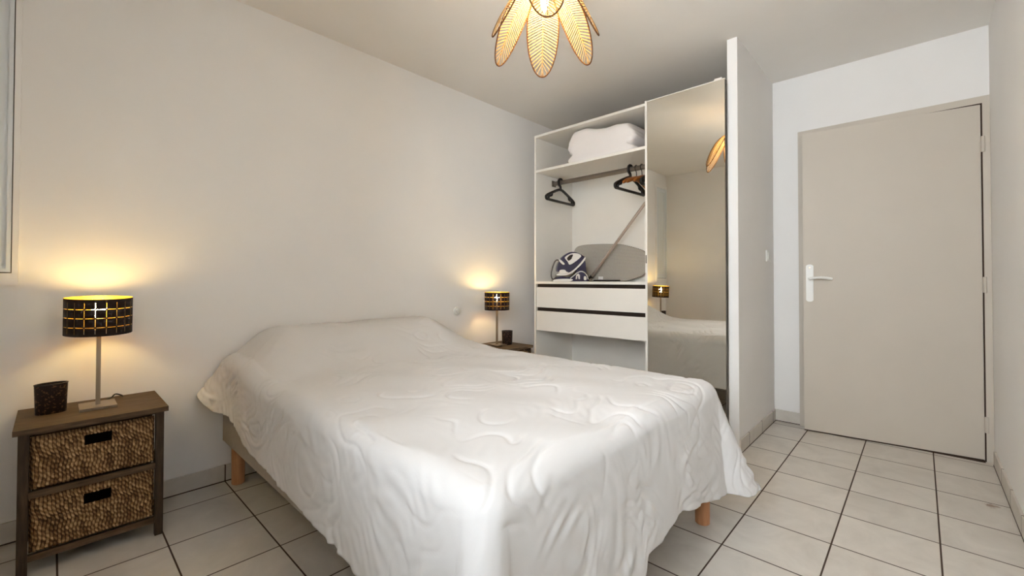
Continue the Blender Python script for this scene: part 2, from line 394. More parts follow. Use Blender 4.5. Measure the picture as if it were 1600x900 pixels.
# door frame and door, a little ajar, hinged on the right
bm = boxes((XD - 0.022, XD + 0.001, 0.585, 0.630, 0, 2.092), (XD - 0.022, XD + 0.001, YR + 0.001, -0.268, 0, 2.092), (XD - 0.022, XD + 0.001, -0.268, 0.585, 2.052, 2.092))
tr = struct(obj('trim_1', bm, M['door'], bevel=0.002))
obj('rebate_shadow', boxes((XD - 0.021, XD, -0.268, -0.2625, 0.0, 2.052)), M['gap'], tr)  # added strip, coloured as the shade between leaf and frame
obj('head_shadow', boxes((XD - 0.021, XD, -0.2625, 0.585, 2.0465, 2.052)), M['gap'], tr)  # added strip, coloured as the shade above the leaf
obj('sill_shadow_strip', boxes((XD - 0.045, XD, -0.2625, 0.585, 0.0, 0.0025)), M['gap'], tr)  # added strip on the floor, coloured as the shade below the door
ang = math.atan2(0.098, 0.850)
dr = struct(bpy.data.objects.new('door_1', None)); COL.objects.link(dr); dr.location = (3.652, -0.2685, 0.0); dr.rotation_euler = (0, 0, ang); ORG['door_1'] = Vector()
LW = 0.862
leaf = obj('door_leaf', boxes((-0.002, 0.036, 0.0085, LW, 0.010, 2.045)), M['door'], dr, bevel=0.002, world=False)
# move the leaf so that its room face is at local x = 0
obj('bottom_shadow', boxes((0.002, 0.030, 0.0085, LW, 0.0015, 0.0105)), M['gap'], leaf, world=False)  # added dark strip for the shadow in the gap under the leaf
for k, z in enumerate((0.21, 1.007, 1.815)):
    bm = bmesh.new(); lathe(bm, [(0.007, z - 0.045), (0.0085, z - 0.042), (0.0085, z + 0.042), (0.007, z + 0.045)], 14, -0.008, 0.0)
    box(bm, -0.004, 0.0, 0.0, 0.016, z - 0.042, z + 0.042)
    obj('hinge', bm, M['door'], leaf, smooth='auto', world=False)
hy = LW - 0.037
bm = prism(bmesh.new(), [(hy + 0.021 * math.cos(t), (1.127 if math.sin(t) > 0 else 0.899) + 0.013 * math.sin(t)) for t in np.linspace(0.01, 2 * PI - 0.01, 25)], -0.011, -0.001)
hp = obj('handle_plate', bm, M['whiteplastic'], leaf, smooth='auto', world=False); hp['label'] = 'white backplate of the handle'
bm = tube(bmesh.new(), smoothpts([(-0.010, hy, 1.043), (-0.05, hy, 1.043), (-0.056, hy - 0.012, 1.045), (-0.056, hy - 0.06, 1.050), (-0.054, hy - 0.10, 1.046), (-0.052, hy - 0.125, 1.040)]), 0.0085, 10)
obj('lever', bm, M['whiteplastic'], hp, smooth=True, world=False)
bm = lathe(bmesh.new(), [(0.006, 0), (0.006, 0.003)], 12); bmesh.ops.rotate(bm, verts=bm.verts, matrix=Matrix.Rotation(-PI / 2, 3, 'Y')); bmesh.ops.translate(bm, verts=bm.verts, vec=(-0.0105, hy, 1.118))
bm2 = bm; obj('screw', bm2, M['steel'], hp, smooth='auto', world=False)

# ------------------------------------------------------------------ bed
bed = thing('bed', 'double bed with grey fabric base on round beech legs under the white quilt', 'bed', (1.29, 1.57, 0))
BX0, BX1, BY0, BY1 = 0.597, 1.985, 0.645, 2.575
bb = obj('bed_base', boxes((BX0, BX1, BY0, BY1, 0.222, 0.38)), M['bedfabric'], bed, bevel=0.018, smooth='auto', segs=3)
obj('mattress', boxes((BX0 + 0.03, BX1 - 0.03, BY0 + 0.05, BY1, 0.38, 0.565)), M['pillow'], bed, bevel=0.07, smooth='auto', segs=3)
for lx, ly in ((0.655, 2.53), (1.92, 2.53), (0.66, 0.70), (1.905, 0.683)):
    obj('leg', lathe(bmesh.new(), [(0.026, 0), (0.029, 0.003), (0.030, 0.222)], 24, lx, ly), M['beech'], bed, smooth='auto')

def quilt():
    xl, xr, yf = 0.655, 1.915, 0.70      # flat part of the top
    r = 0.075; d0 = r * 1.35
    NA, NB = 370, 420
    oL, oR, oF = 0.42, 0.44, 0.47
    a = np.linspace(xl - oL, xr + oR, NA)[:, None] * np.ones((1, NB))
    b = np.linspace(yf - oF, 2.592, NB)[None, :] * np.ones((NA, 1))
    A0, B0 = a.copy(), b.copy()
    # uneven hem lengths: squeeze the cloth coordinate outside the flat top
    kb = b
    hemL = np.interp(kb, [0.2, 0.9, 1.15, 1.4, 1.7, 2.1, 2.45, 2.55, 2.6], [0.42, 0.41, 0.385, 0.37, 0.348, 0.325, 0.30, 0.265, 0.248]) + 0.003 * np.sin(kb * 13)
    hemR = np.interp(kb, [0.2, 0.7, 0.9, 1.3, 2.6], [0.50, 0.46, 0.43, 0.43, 0.40]) + 0.005 * np.sin(kb * 13)
    hemF = np.interp(a, [0.3, 0.7, 1.12, 1.19, 1.215, 1.32, 1.50, 1.75, 1.915, 2.3], [0.46, 0.46, 0.49, 0.485, 0.432, 0.436, 0.415, 0.48, 0.49, 0.49]) + 0.006 * np.sin(a * 21)
    dxl = np.maximum(xl - a, 0) / oL * hemL; dxr = np.maximum(a - xr, 0) / oR * hemR
    dy = np.maximum(yf - b, 0) / oF * hemF
    dx = dxl + dxr; sg = np.where(a < xl, -1.0, 1.0)
    d = (dx ** 2.35 + dy ** 2.35) ** (1 / 2.35); al = np.arctan2(dy, dx)
    cor = np.where((dx > 0) & (dy > 0), np.sin(2 * al), 0)
    ph_ = np.minimum(d, d0) / r
    h = r * np.sin(ph_); q = r * (1 - np.cos(ph_)); ex = np.maximum(d - d0, 0)
    fl = 0.09 + 0.29 * cor ** 1.3; ex = ex * (1 + 0.17 * cor); ex = np.where(ex > 0.40, 0.40 + 0.065 * np.tanh((ex - 0.40) / 0.065), ex)
    # the head-left corner sticks out over the bed side
    fl = fl + 0.50 * sstep((b - 2.34) / 0.25) * (a < xl)
    h = h + ex * fl; q = q + ex * np.sqrt(np.maximum(1 - fl ** 2, 0.2)) * (1 - 0.08 * cor)
    dh = np.maximum(np.hypot(dx, dy), 1e-6); ux = dx / dh * sg; uy = -dy / dh
    cx = np.clip(a, xl, xr); cy = np.maximum(b, yf)
    X = cx + h * ux; Y = cy + h * uy
    top = 0.603 + 0.010 * np.cos((cx - 1.29) / 0.63 * 1.5) - 0.003 * sstep((1.1 - cy) / 0.5)
    # pillows under the quilt
    py = sstep((cy - 1.93) / 0.47); wy = 1 - 0.10 * sstep((cy - 2.48) / 0.1)
    wx = sstep((cx - 0.545) / 0.30) * sstep((2.02 - cx) / 0.36)
    two = 1 - 0.10 * np.exp(-((cx - 1.24) / 0.12) ** 2) * sstep((cy - 2.1) / 0.3)
    top = top + 0.178 * py * wy * wx * two
    Z = top - q
    # soft undulation, creases on the top
    warp = waves(a, b, 3, 5, 0.5, 0.9) * 0.06
    Z = Z + 0.003 * waves(a, b, 11, 7, 0.25, 0.6) * np.where(d > 0.02, 0.5, 1)
    # outward normal folds on the hanging sides
    amp = sstep(ex / 0.28)
    along = np.where(dx > dy, b, a) + warp
    fold = np.sin(along * 2 * PI / 0.31 + 1.5 * waves(a, b, 5, 4, 0.4, 0.8)) * 0.5 + 0.5 * np.sin(along * 2 * PI / 0.18 + 2 + 2 * waves(a, b, 6, 4, 0.3, 0.6))
    fold = fold * (1 - cor)
    foldF = np.where(a < xl, 0.003, 0.004) * amp * fold
    X = X + ux * foldF; Y = Y + uy * foldF
    # big cone folds in the corners
    # fine wrinkles everywhere, stronger on the sides
    wr = waves(a + warp, b + warp + 0.02 * np.sin(a * 40), 21, 16, 0.03, 0.12, aniso=0.9) * waves(a, b, 22, 4, 0.25, 0.5).clip(-0.2, 1.2)
    wr2 = waves(a - warp + 0.02 * np.sin(b * 33), b, 31, 16, 0.03, 0.11, aniso=2.3) * waves(a, b, 33, 4, 0.25, 0.5).clip(-0.2, 1.2)
    side = sstep(d / 0.2)
    hd = (wr + wr2) * (0.00025 + np.where(a < xl, 0.0013, 0.0012) * side + 0.0005 * py)
    # vermicelli stitching: grooves that meander over the cloth, puffed between
    n1 = waves(a, b, 57, 6, 0.36, 0.60) + 0.20 * waves(a, b, 52, 4, 0.15, 0.22)
    ga = np.gradient(n1, axis=0) / ((a[-1, 0] - a[0, 0]) / (NA - 1)); gb = np.gradient(n1, axis=1) / ((b[0, -1] - b[0, 0]) / (NB - 1))
    gm = np.hypot(ga, gb) + 2.0
    mask = sstep((waves(a, b, 61, 5, 0.3, 0.6) + 0.35) / 0.9)
    for lv in (-1.1, -0.3, 0.5, 1.3):
        dist = np.abs(n1 - lv) / gm
        hd = hd + mask * (1 - 0.35 * side) * (-0.0042 * np.exp(-(dist / 0.0055) ** 2) - 0.0012 * np.exp(-(dist / 0.022) ** 2))
    P = np.stack([X, Y, Z], -1)
    ta = np.gradient(P, axis=0); tb = np.gradient(P, axis=1)
    N = np.cross(ta, tb); N /= np.linalg.norm(N, axis=2, keepdims=True) + 1e-9
    P = P + N * hd[..., None]
    P[..., 1] = np.minimum(P[..., 1], YH - 0.012)
    P[..., 2] = np.maximum(P[..., 2], 0.03)
    o = obj('quilt', grid_bm(P), M['quilt'], smooth=True)
    sol = o.modifiers.new('thickness', 'SOLIDIFY'); sol.thickness = 0.009; sol.offset = -1
    return tag(o, 'white quilted bedspread with meandering stitching draped over the bed', 'quilt')
quilt()

# ------------------------------------------------------------------ nightstands
def weave_panel(x0, x1, z0, z1, y):
    """front of a basket, woven of twisted strands, as a displaced grid with a handle slot"""
    nx, nz = 300, 150
    u = np.linspace(0, x1 - x0, nx)[:, None] * np.ones((1, nz)); v = np.linspace(0, z1 - z0, nz)[None, :] * np.ones((nx, 1))
    W, Hh = x1 - x0, z1 - z0
    uu = u + 0.0035 * np.sin(v * 38 + 1) + 0.002 * np.sin(v * 90 + u * 30) + 0.18 * (v - Hh / 2) * 0.25
    col = np.floor(uu / 0.0098); pc = uu / 0.0098 - col
    rr = np.random.RandomState(2).rand(4000)
    off = rr[(col.astype(int) + 50) % 4000]
    tw = np.sin((v / 0.018 + off * 0.8 + 0.55 * pc) * 2 * PI)
    hgt = 0.0042 * np.sqrt(np.clip(1 - (2 * pc - 1) ** 2, 0, 1)) * (0.62 + 0.38 * tw) + 0.0008 * waves(u, v, 9, 6, 0.008, 0.02)
    edge = np.minimum(np.minimum(u, W - u), np.minimum(v, Hh - v))
    back = 0.016 * (1 - sstep(edge / 0.016)) ** 2
    hgt = hgt + 0.003 * np.exp(-((edge - 0.010) / 0.006) ** 2)
    P = np.stack([x0 + u, y - hgt + back, z0 + v], -1)
    seg = np.floor(v / 0.018 + off * 0.8 + 0.55 * pc).astype(int)
    shade_ = rr[(col.astype(int) * 57 + seg * 131 + 900) % 4000]
    fr_ = (v / 0.018 + off * 0.8 + 0.55 * pc) - np.floor(v / 0.018 + off * 0.8 + 0.55 * pc)
    shade_ = np.clip(0.34 + 0.42 * shade_ + 0.15 * np.sin(fr_ * 2 * PI) - 0.38 * (np.abs(2 * pc - 1) > 0.72), 0, 1)  # random tone per twist; shade between strands and lighter crests put into colour
    bm = bmesh.new(); lay = bm.verts.layers.float.new('strand'); vs = [bm.verts.new(p) for p in P.reshape(-1, 3)]
    for v_, q_ in zip(vs, shade_.ravel()): v_[lay] = float(q_)
    sx0, sx1, sz0, sz1 = W * 0.40, W * 0.62, Hh - 0.062, Hh - 0.026
    for i in range(nx - 1):
        for j in range(nz - 1):
            if sx0 < u[i, j] < sx1 and sz0 < v[i, j] < sz1: continue
            bm.faces.new((vs[i * nz + j], vs[(i + 1) * nz + j], vs[(i + 1) * nz + j + 1], vs[i * nz + j + 1]))
    loose = [v_ for v_ in bm.verts if not v_.link_faces]
    bmesh.ops.delete(bm, geom=loose, context='VERTS')
    # sides, bottom and back of the basket
    d = 0.29
    for q in ((x0 + 0.004, x0 + 0.010, y + 0.014, y + d, z0 + 0.004, z1 - 0.004), (x1 - 0.010, x1 - 0.004, y + 0.014, y + d, z0 + 0.004, z1 - 0.004), (x0 + 0.010, x1 - 0.010, y + 0.014, y + d, z0 + 0.004, z0 + 0.010), (x0 + 0.010, x1 - 0.010, y + d - 0.006, y + d, z0 + 0.010, z1 - 0.004)): box(bm, *q)
    return bm, (x0 + sx0, x0 + sx1, z0 + sz0, z0 + sz1)
def nightstand(label):
    # local frame: centre of the front foot line at the origin, front towards -y, back at the wall
    t = thing('nightstand', label, 'nightstand', (0, 0, 0), 'basket nightstands either side of the bed')
    hw = 0.209
    bm = boxes((-hw, hw, -0.168, 0.19, 0.497, 0.516)); obj('top', bm, M['walnut'], t, bevel=0.005, smooth='auto')
    for sx in (-1, 1):
        for sy, yy in ((0, -0.14), (1, 0.175)):
            x = sx * 0.184
            obj('leg', boxes((x - 0.013, x + 0.013, yy - 0.013, yy + 0.013, 0.0, 0.497)), M['walnutv'], t, bevel=0.003)
        x = sx * 0.184
        for za, zb in ((0.05, 0.072), (0.268, 0.29), (0.475, 0.497)): obj('side_rail', boxes((x - 0.008, x + 0.008, -0.127, 0.162, za, zb)), M['walnut'], t)
    for za, zb in ((0.05, 0.072), (0.268, 0.290), (0.487, 0.497)):
        obj('front_rail', boxes((-0.171, 0.171, -0.146, -0.128, za, zb)), M['walnut'], t, bevel=0.002)
    for za, zb in ((0.05, 0.08), (0.46, 0.497)): obj('back_rail', boxes((-0.171, 0.171, 0.166, 0.184, za, zb)), M['walnut'], t)
    for za, zb in ((0.076, 0.264), (0.295, 0.480)):
        bm, sl = weave_panel(-0.169, 0.169, za, zb, -0.147)
        bk = obj('basket', bm, M['seagrass'], t, smooth='auto')
        sx0, sx1, sz0, sz1 = sl
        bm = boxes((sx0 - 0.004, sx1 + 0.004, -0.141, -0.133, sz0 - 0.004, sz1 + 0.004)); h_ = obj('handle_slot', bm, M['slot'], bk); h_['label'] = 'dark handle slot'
    return t
ns = nightstand('dark wooden nightstand with two woven baskets left of the bed')
ns.location = (0.120, 2.404, 0)
copy_thing(ns, (2.405, 2.404, 0), 'dark wooden nightstand behind the bed, beside the white wardrobe')

# ------------------------------------------------------------------ table lamps
def shade_bm(R, z0, z1, sy):
    """cylindrical shade with a cut-out grid: dark outside, gold inside (material 1)"""
    nv = 20; rows = [0.27, 0.51, 0.76]; hw = 0.0006 / (z1 - z0)
    us = []
    for k in range(nv):
        c = (k + 0.5) * 2 * PI / nv; s = 0.0006 / R; sq = 0.0034 / R
        us += [c - PI / nv + 0.0, c - PI / nv * 0.5, c - sq, c - s, c + s, c + sq, c + PI / nv * 0.5]
    vs_ = [0, 0.09]; sqv = 0.0034 / (z1 - z0)
    for r_ in rows: vs_ += [r_ - sqv, r_ - hw, r_ + hw, r_ + sqv]
    vs_ += [0.93, 1.0]
    bm = bmesh.new(); n = len(us)
    layers = []
    for rr in (R, R - 0.0016):
        layers.append([[bm.verts.new((rr * math.cos(u), rr * math.sin(u) * sy, z1 - (z1 - z0) * v)) for u in us] for v in vs_])
    seam = 3
    def hole(i, j):
        v0, v1 = vs_[i], vs_[i + 1]; ju = j % 7; kk = j // 7
        if kk == seam: return False
        vert = ju == 3 and 0.09 - 1e-6 <= v0 and v1 <= 0.93 + 1e-6
        hor = any(abs(v0 - (r_ - hw)) < 1e-6 for r_ in rows)
        cross = any(r_ - sqv - 1e-6 <= v0 and v1 <= r_ + sqv + 1e-6 for r_ in rows) and ju in (2, 3, 4)
        return (vert or hor) and not cross
    for L, A in enumerate(layers):
        for i in range(len(vs_) - 1):
            for j in range(n):
                if hole(i, j): continue
                q = (A[i][j], A[i + 1][j], A[i + 1][(j + 1) % n], A[i][(j + 1) % n])
                f_ = bm.faces.new(q if L == 0 else q[::-1]); f_.material_index = L
    for i in (0, len(vs_) - 1):
        for j in range(n): bm.faces.new((layers[0][i][j], layers[0][i][(j + 1) % n], layers[1][i][(j + 1) % n], layers[1][i][j]))
    return bm
def no_recalc(name, bm, mt, parent):
    me = bpy.data.meshes.new(name); bm.to_mesh(me); bm.free()
    for q in mt: me.materials.append(q)
    o = bpy.data.objects.new(name, me); COL.objects.link(o); o.parent = parent
    return o
def table_lamp(label):
    t = thing('table_lamp', label, 'lamp', (0, 0, 0), 'grid shade table lamps on the nightstands')
    obj('base', boxes((-0.054, 0.054, -0.062, 0.062, 0.0, 0.011)), M['steel'], t, bevel=0.002)
    obj('pole', boxes((-0.0068, 0.0068, -0.0068, 0.0068, 0.011, 0.338)), M['steel'], t, bevel=0.003, smooth='auto')
    sh = no_recalc('shade', shade_bm(0.1025, 0.292, 0.437, 1.0), [M['shade'], M['gold']], t)
    sh.rotation_euler = (0.05, 0, 0); sh.location = (0, 0.018, 0.006)       # the shade sits tipped a little forwards
    bm = bmesh.new(); tube(bm, [(-0.101, 0, 0.312), (0.101, 0, 0.312)], 0.0018, 6); tube(bm, [(0, -0.101, 0.312), (0, 0.101, 0.312)], 0.0018, 6)
    obj('shade_spider', bm, M['steel'], sh)
    obj('socket', lathe(bmesh.new(), [(0.014, 0.318), (0.015, 0.345), (0.012, 0.362)], 16), M['whiteplastic'], t, smooth='auto')
    obj('bulb', lathe(bmesh.new(), [(0.008, 0.358), (0.014, 0.368), (0.021, 0.385), (0.0225, 0.398), (0.018, 0.414), (0.008, 0.428), (0.001, 0.432)], 20), M['bulb_l'], t, smooth=True)
    return t
def cable(t, pts):
    o = obj('cable', tube(bmesh.new(), smoothpts(pts), 0.0028, 8), M['black'], t, smooth=True, world=False); return o
lampL = table_lamp('dark grid-shade table lamp on the left nightstand')
lampR = copy_thing(lampL, (2.400, 2.43, 0.516), 'dark grid-shade table lamp on the nightstand beside the wardrobe')
lampL.location = (0.130, 2.43, 0.516)
lampR.scale = (0.96, 0.96, 0.96)
for ch in lampR.children:
    if ch.name.startswith('shade'): ch.rotation_euler = (0, 0, 0); ch.location = (0, 0, 0)
cable(lampL, [(0.02, 0.06, 0.008), (0.045, 0.085, 0.012), (0.06, 0.10, 0.022), (0.08, 0.105, 0.012), (0.085, 0.13, 0.003), (0.085, 0.150, 0.003)])
cable(lampR, [(0.0, -0.055, 0.006), (-0.03, -0.08, 0.004), (-0.07, -0.06, 0.005), (-0.10, -0.02, 0.02), (-0.14, 0.0, 0.006), (-0.18, 0.04, 0.004), (-0.18, 0.10, 0.004)])

# ------------------------------------------------------------------ candle holders
def votive(label, loc, sx, sy, h, grp='pierced dark candle holders on the nightstands'):
    t = thing('candle_holder', label, 'candle holder', loc, grp)
    bm = bmesh.new()
    prof = [(0.90, 0.0), (0.93, 0.002), (1.0, h), (0.965, h), (0.90, 0.006)]
    lathe(bm, prof, 40, 0, 0, sx, sy)
    obj('cup', bm, M['pierced'], t, smooth='auto', world=False)
    bm = bmesh.new(); tube(bm, [(sx * 0.985 * math.cos(k * PI / 20), sy * 0.985 * math.sin(k * PI / 20), h) for k in range(40)], 0.0022, 6, closed=True)
    obj('rim', bm, M['black'], t, smooth=True, world=False)
    return t
votive('dark pierced oval candle holder left of the lit lamp on the left nightstand', (0.0, 2.455, 0.516), 0.046, 0.030, 0.112).rotation_euler = (0, 0, 0.12)
votive('small dark pierced candle holder on the nightstand beside the wardrobe', (2.500, 2.415, 0.516), 0.044, 0.036, 0.108).rotation_euler = (0, 0, -0.6)

# ------------------------------------------------------------------ wardrobe
WX0, WX1 = 2.77, 3.30
WYL, WYM, WYR = 2.360, 1.362, 0.856
wd = thing('wardrobe', 'white open-fronted wardrobe with shelf, drawers and a mirrored sliding door', 'wardrobe', (3.03, 1.6, 0))
t_ = 0.018
for ya, yb in ((WYL - t_, WYL), (WYM - t_, WYM), (WYR, WYR + t_)):
    obj('side_panel', boxes((WX0, WX1, ya, yb, 0, 2.245)), M['melamine'], wd)
obj('top_panel', boxes((WX0, WX1, WYM, WYL - t_, 2.227, 2.245), (WX0, WX1, WYR + t_, WYM - t_, 2.227, 2.245)), M['melamine'], wd)
obj('bottom_panel', boxes((WX0, WX1, WYM, WYL - t_, 0.06, 0.078), (WX0, WX1, WYR + t_, WYM - t_, 0.06, 0.078)), M['melamine'], wd)
obj('back_panel', boxes((WX1 - 0.012, WX1, WYM, WYL - t_, 0.078, 2.227), (WX1 - 0.012, WX1, WYR + t_, WYM - t_, 0.078, 2.227)), M['melamine'], wd)
obj('plinth', boxes((WX0 + 0.03, WX0 + 0.045, WYM, WYL - t_, 0.0, 0.06)), M['melamine'], wd)
obj('shelf', boxes((WX0 + 0.002, WX1 - 0.012, WYM, WYL - t_, 1.932, 1.952)), M['melamine'], wd)
obj('counter', boxes((WX0 + 0.002, WX1 - 0.012, WYM, WYL - t_, 1.000, 1.020)), M['melamine'], wd)
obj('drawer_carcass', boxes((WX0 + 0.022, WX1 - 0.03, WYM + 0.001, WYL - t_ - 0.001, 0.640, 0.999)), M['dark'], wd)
for za, zb in ((0.806, 0.972), (0.614, 0.776)):
    d_ = obj('drawer', boxes((WX0 + 0.004, WX0 + 0.021, WYM + 0.004, WYL - t_ - 0.004, za, zb)), M['melamine'], wd, bevel=0.0015)
bm = bmesh.new(); tube(bm, [(3.01, WYM + 0.001, 1.876), (3.01, WYL - t_ - 0.001, 1.876)], 0.0125, 14, flat=1.5)
obj('clothes_rail', bm, M['rail'], wd, smooth='auto')
bm = boxes((2.985, 3.035, WYL - t_ - 0.008, WYL - t_, 1.85, 1.90)); obj('rail_bracket', bm, M['rail'], wd, bevel=0.003)
# sliding mirror door
MX = 2.742
sd = obj('sliding_door', boxes((MX + 0.003, MX + 0.020, 0.842, 1.350, 0.035, 2.245)), M['melamine'], wd); sd['label'] = 'mirrored sliding door'
obj('mirror', boxes((MX, MX + 0.003, 0.842, 1.335, 0.050, 2.238)), M['mirror'], sd)
obj('door_edge', boxes((MX - 0.004, MX + 0.003, 1.336, 1.350, 0.035, 2.245)), M['melamine'], sd, bevel=0.001)
obj('door_shadow', boxes((MX - 0.001, MX + 0.022, 0.8385, 0.8415, 0.035, 2.235)), M['gasket'], sd)  # added dark strip for the shade between sliding door and partition
obj('top_clip', boxes((MX - 0.004, MX + 0.014, 0.858, 0.90, 2.2385, 2.252)), M['melamine'], sd)
obj('finger_pull', boxes((MX - 0.0065, MX - 0.004, 1.339, 1.346, 1.145, 1.20)), M['rail'], sd)

# folded duvet on the upper shelf
def bundle():
    n = 44
    u = np.linspace(-1, 1, n)
    bm = bmesh.new(); bmesh.ops.create_cube(bm, size=2.0)
    bmesh.ops.subdivide_edges(bm, edges=bm.edges, cuts=34, use_grid_fill=True)
    P = np.array([v.co[:] for v in bm.verts])
    p = 9.0
    L = (np.abs(P) ** p).sum(1) ** (1 / p); P = P / L[:, None] * 1.0
    x, y, z = P.T
    yy = 0.293 * y; xx = 0.19 * x
    ht = np.interp(y, [-1, -0.85, -0.5, -0.2, 0.1, 0.4, 0.75, 1], [0.185, 0.222, 0.237, 0.231, 0.243, 0.268, 0.262, 0.205]) * 1.03
    zz = (z + 1) / 2 * ht - 0.012 * x * x * np.clip(z, 0, 1)
    # pinched folds on the end faces
    endm = sstep((np.abs(y) - 0.75) / 0.25)
    yy = yy + np.sign(y) * endm * (0.009 * np.sin(z * 6 + 0.6 * x) + 0.003 * np.sin(z * 15 + 2 * x)) - np.sign(y) * 0.03 * np.exp(-((z + 0.35) / 0.14) ** 2) * endm
    xx = xx + 0.003 * waves(y, z, 8, 5, 0.7, 1.6) * (np.abs(x) > 0.6)
    # right end flares and is set back
    for v, c in zip(bm.verts, np.stack([xx, yy, zz], 1)): v.co = c
    mn = min(v.co.z for v in bm.verts)
    for v in bm.verts: v.co.z = max(v.co.z - mn - 0.001, 0.0)
    bmesh.ops.translate(bm, verts=bm.verts, vec=(3.0, 1.768, 1.953))
    o = obj('folded_duvet', bm, M['pillow'], smooth=True)
    tag(o, 'folded white duvet lying on the top shelf of the wardrobe', 'bedding')
bundle()

# hangers
def black_hanger(label, loc, rz=0.0):
    t = thing('coat_hanger', label, 'hanger', (0, 0, 0), 'hangers on the wardrobe rail')
    bm = bmesh.new()
    loop = [(0.0, 0, -0.062), (-0.05, 0, -0.072), (-0.165, 0, -0.118), (-0.205, 0, -0.138), (-0.213, 0, -0.152), (-0.203, 0, -0.166), (-0.16, 0, -0.168), (0.16, 0, -0.168), (0.203, 0, -0.166), (0.213, 0, -0.152), (0.205, 0, -0.138), (0.165, 0, -0.118), (0.05, 0, -0.072)]
    tube(bm, smoothpts(loop, 4, True), 0.0115, 8, closed=True)
    for s in (-1, 1):
        tube(bm, [(s * 0.125, 0, -0.104), (s * 0.132, 0, -0.128), (s * 0.158, 0, -0.136)], 0.009, 8)
        tube(bm, [(s * 0.172, 0, -0.122), (s * 0.178, 0, -0.166)], 0.009, 8)
    obj('frame', bm, M['black'], t, smooth=True)
    hk = [(0, 0, -0.066), (0.0, 0, -0.046)] + [(0.0315 * math.sin(q), 0, 0.0315 * -math.cos(q)) for q in np.linspace(-0.25, -4.6, 12)]
    bm = bmesh.new(); tube(bm, smoothpts(hk, 3), 0.0105, 8)
    obj('hook', bm, M['black'], t, smooth=True)
    t.location = loc; t.rotation_euler = (0, 0, rz)
    return t
RX, RZ = 3.01, 1.8750
bh = black_hanger('black plastic hanger alone at the left end of the rail', (RX, 2.265, RZ), 0.05)
h2 = copy_thing(bh, (RX, 1.603, RZ), 'black plastic hanger hanging in front of the wooden hangers', -0.04)
copy_thing(bh, (RX, 1.415, RZ), 'black hanger half hidden behind the wooden hangers, nearest the mirror door', 0.03)
def wood_hanger(label, loc, rz=0.0):
    t = thing('coat_hanger', label, 'hanger', (0, 0, 0), 'hangers on the wardrobe rail')
    bm = bmesh.new()
    pts = smoothpts([(-0.215, 0, -0.142), (-0.17, 0, -0.122), (-0.09, 0, -0.096), (0, 0, -0.084), (0.09, 0, -0.096), (0.17, 0, -0.122), (0.215, 0, -0.142)], 5)
    n = len(pts)
    tube(bm, pts, [0.006 + 0.006 * math.sin(PI * k / (n - 1)) ** 0.5 for k in range(n)], 10, flat=1.35)
    obj('wooden_arms', bm, M['hangwood'], t, smooth=True)
    hk = [(0, 0, -0.082), (0.0, 0, -0.042)] + [(0.0245 * math.sin(q), 0, 0.0245 * -math.cos(q)) for q in np.linspace(-0.25, -4.6, 12)]
    bm = bmesh.new(); tube(bm, smoothpts(hk, 3), 0.003, 8); obj('hook', bm, M['black'], t, smooth=True)
    t.location = loc; t.rotation_euler = (0, 0, rz)
    return t
wh = wood_hanger('wooden hanger directly behind the front black hanger on the rail', (RX, 1.553, RZ), 0.03)
copy_thing(wh, (RX, 1.508, RZ), 'wooden hanger in the middle of the cluster on the rail', -0.03)
copy_thing(wh, (RX, 1.463, RZ), 'wooden hanger at the back of the cluster on the rail', 0.02)

# ironing board leaning on the back panel
ib = thing('ironing_board', 'grey zigzag covered ironing board lying on its side in the wardrobe', 'ironing board', (3.24, 1.9, 1.021))
out = [(2.285, 1.255), (2.283, 1.300), (2.262, 1.325), (2.215, 1.336), (2.10, 1.339), (1.923, 1.332), (1.801, 1.318), (1.655, 1.276), (1.60, 1.245), (1.575, 1.19), (1.578, 1.12), (1.62, 1.075), (1.679, 1.053), (1.74, 1.036), (1.802, 1.030), (2.0, 1.030), (2.2, 1.036), (2.262, 1.062)]
ol = [(p.x, p.y) for p in smoothpts([(a_, b_, 0) for a_, b_ in out], 4, True)]
def lean(bm):
    for v in bm.verts: v.co.x += (v.co.z - 1.021) * 0.11
    return bm
obj('padded_cover', lean(prism(bmesh.new(), ol, 3.215, 3.238)), M['zigzag'], ib, bevel=0.006, smooth='auto')
bm = bmesh.new(); tube(bm, [(3.226, a_, b_) for a_, b_ in ol], 0.009, 6, closed=True); obj('piping', lean(bm), M['zigzag'], ib, smooth=True)
obj('foot_bar', boxes((3.16, 3.205, 1.80, 2.03, 1.021, 1.034)), M['black'], ib, bevel=0.003)
tg = obj('care_tag', boxes((3.188, 3.191, 1.952, 1.998, 1.036, 1.062)), M['whiteplastic'], ib, bevel=0.0005); tg['label'] = 'small white tag'

# metal tube leaning across the board
bm = bmesh.new(); tube(bm, [(3.17, 2.075, 1.036), (3.165, 1.90, 1.237), (3.16, 1.775, 1.380), (3.155, 1.48, 1.718)], 0.0115, 16)
mt_ = thing('metal_tube', 'thin metal tube leaning diagonally in front of the ironing board', 'tube', (3.17, 2.075, 1.021))
obj('shaft', bm, M['tube'], mt_, smooth='auto')
bm = bmesh.new(); tube(bm, [(3.171, 2.088, 1.0225 + 0.012), (3.169, 2.05, 1.067)], 0.0145, 16); obj('end_cap', bm, M['black'], mt_, smooth='auto')

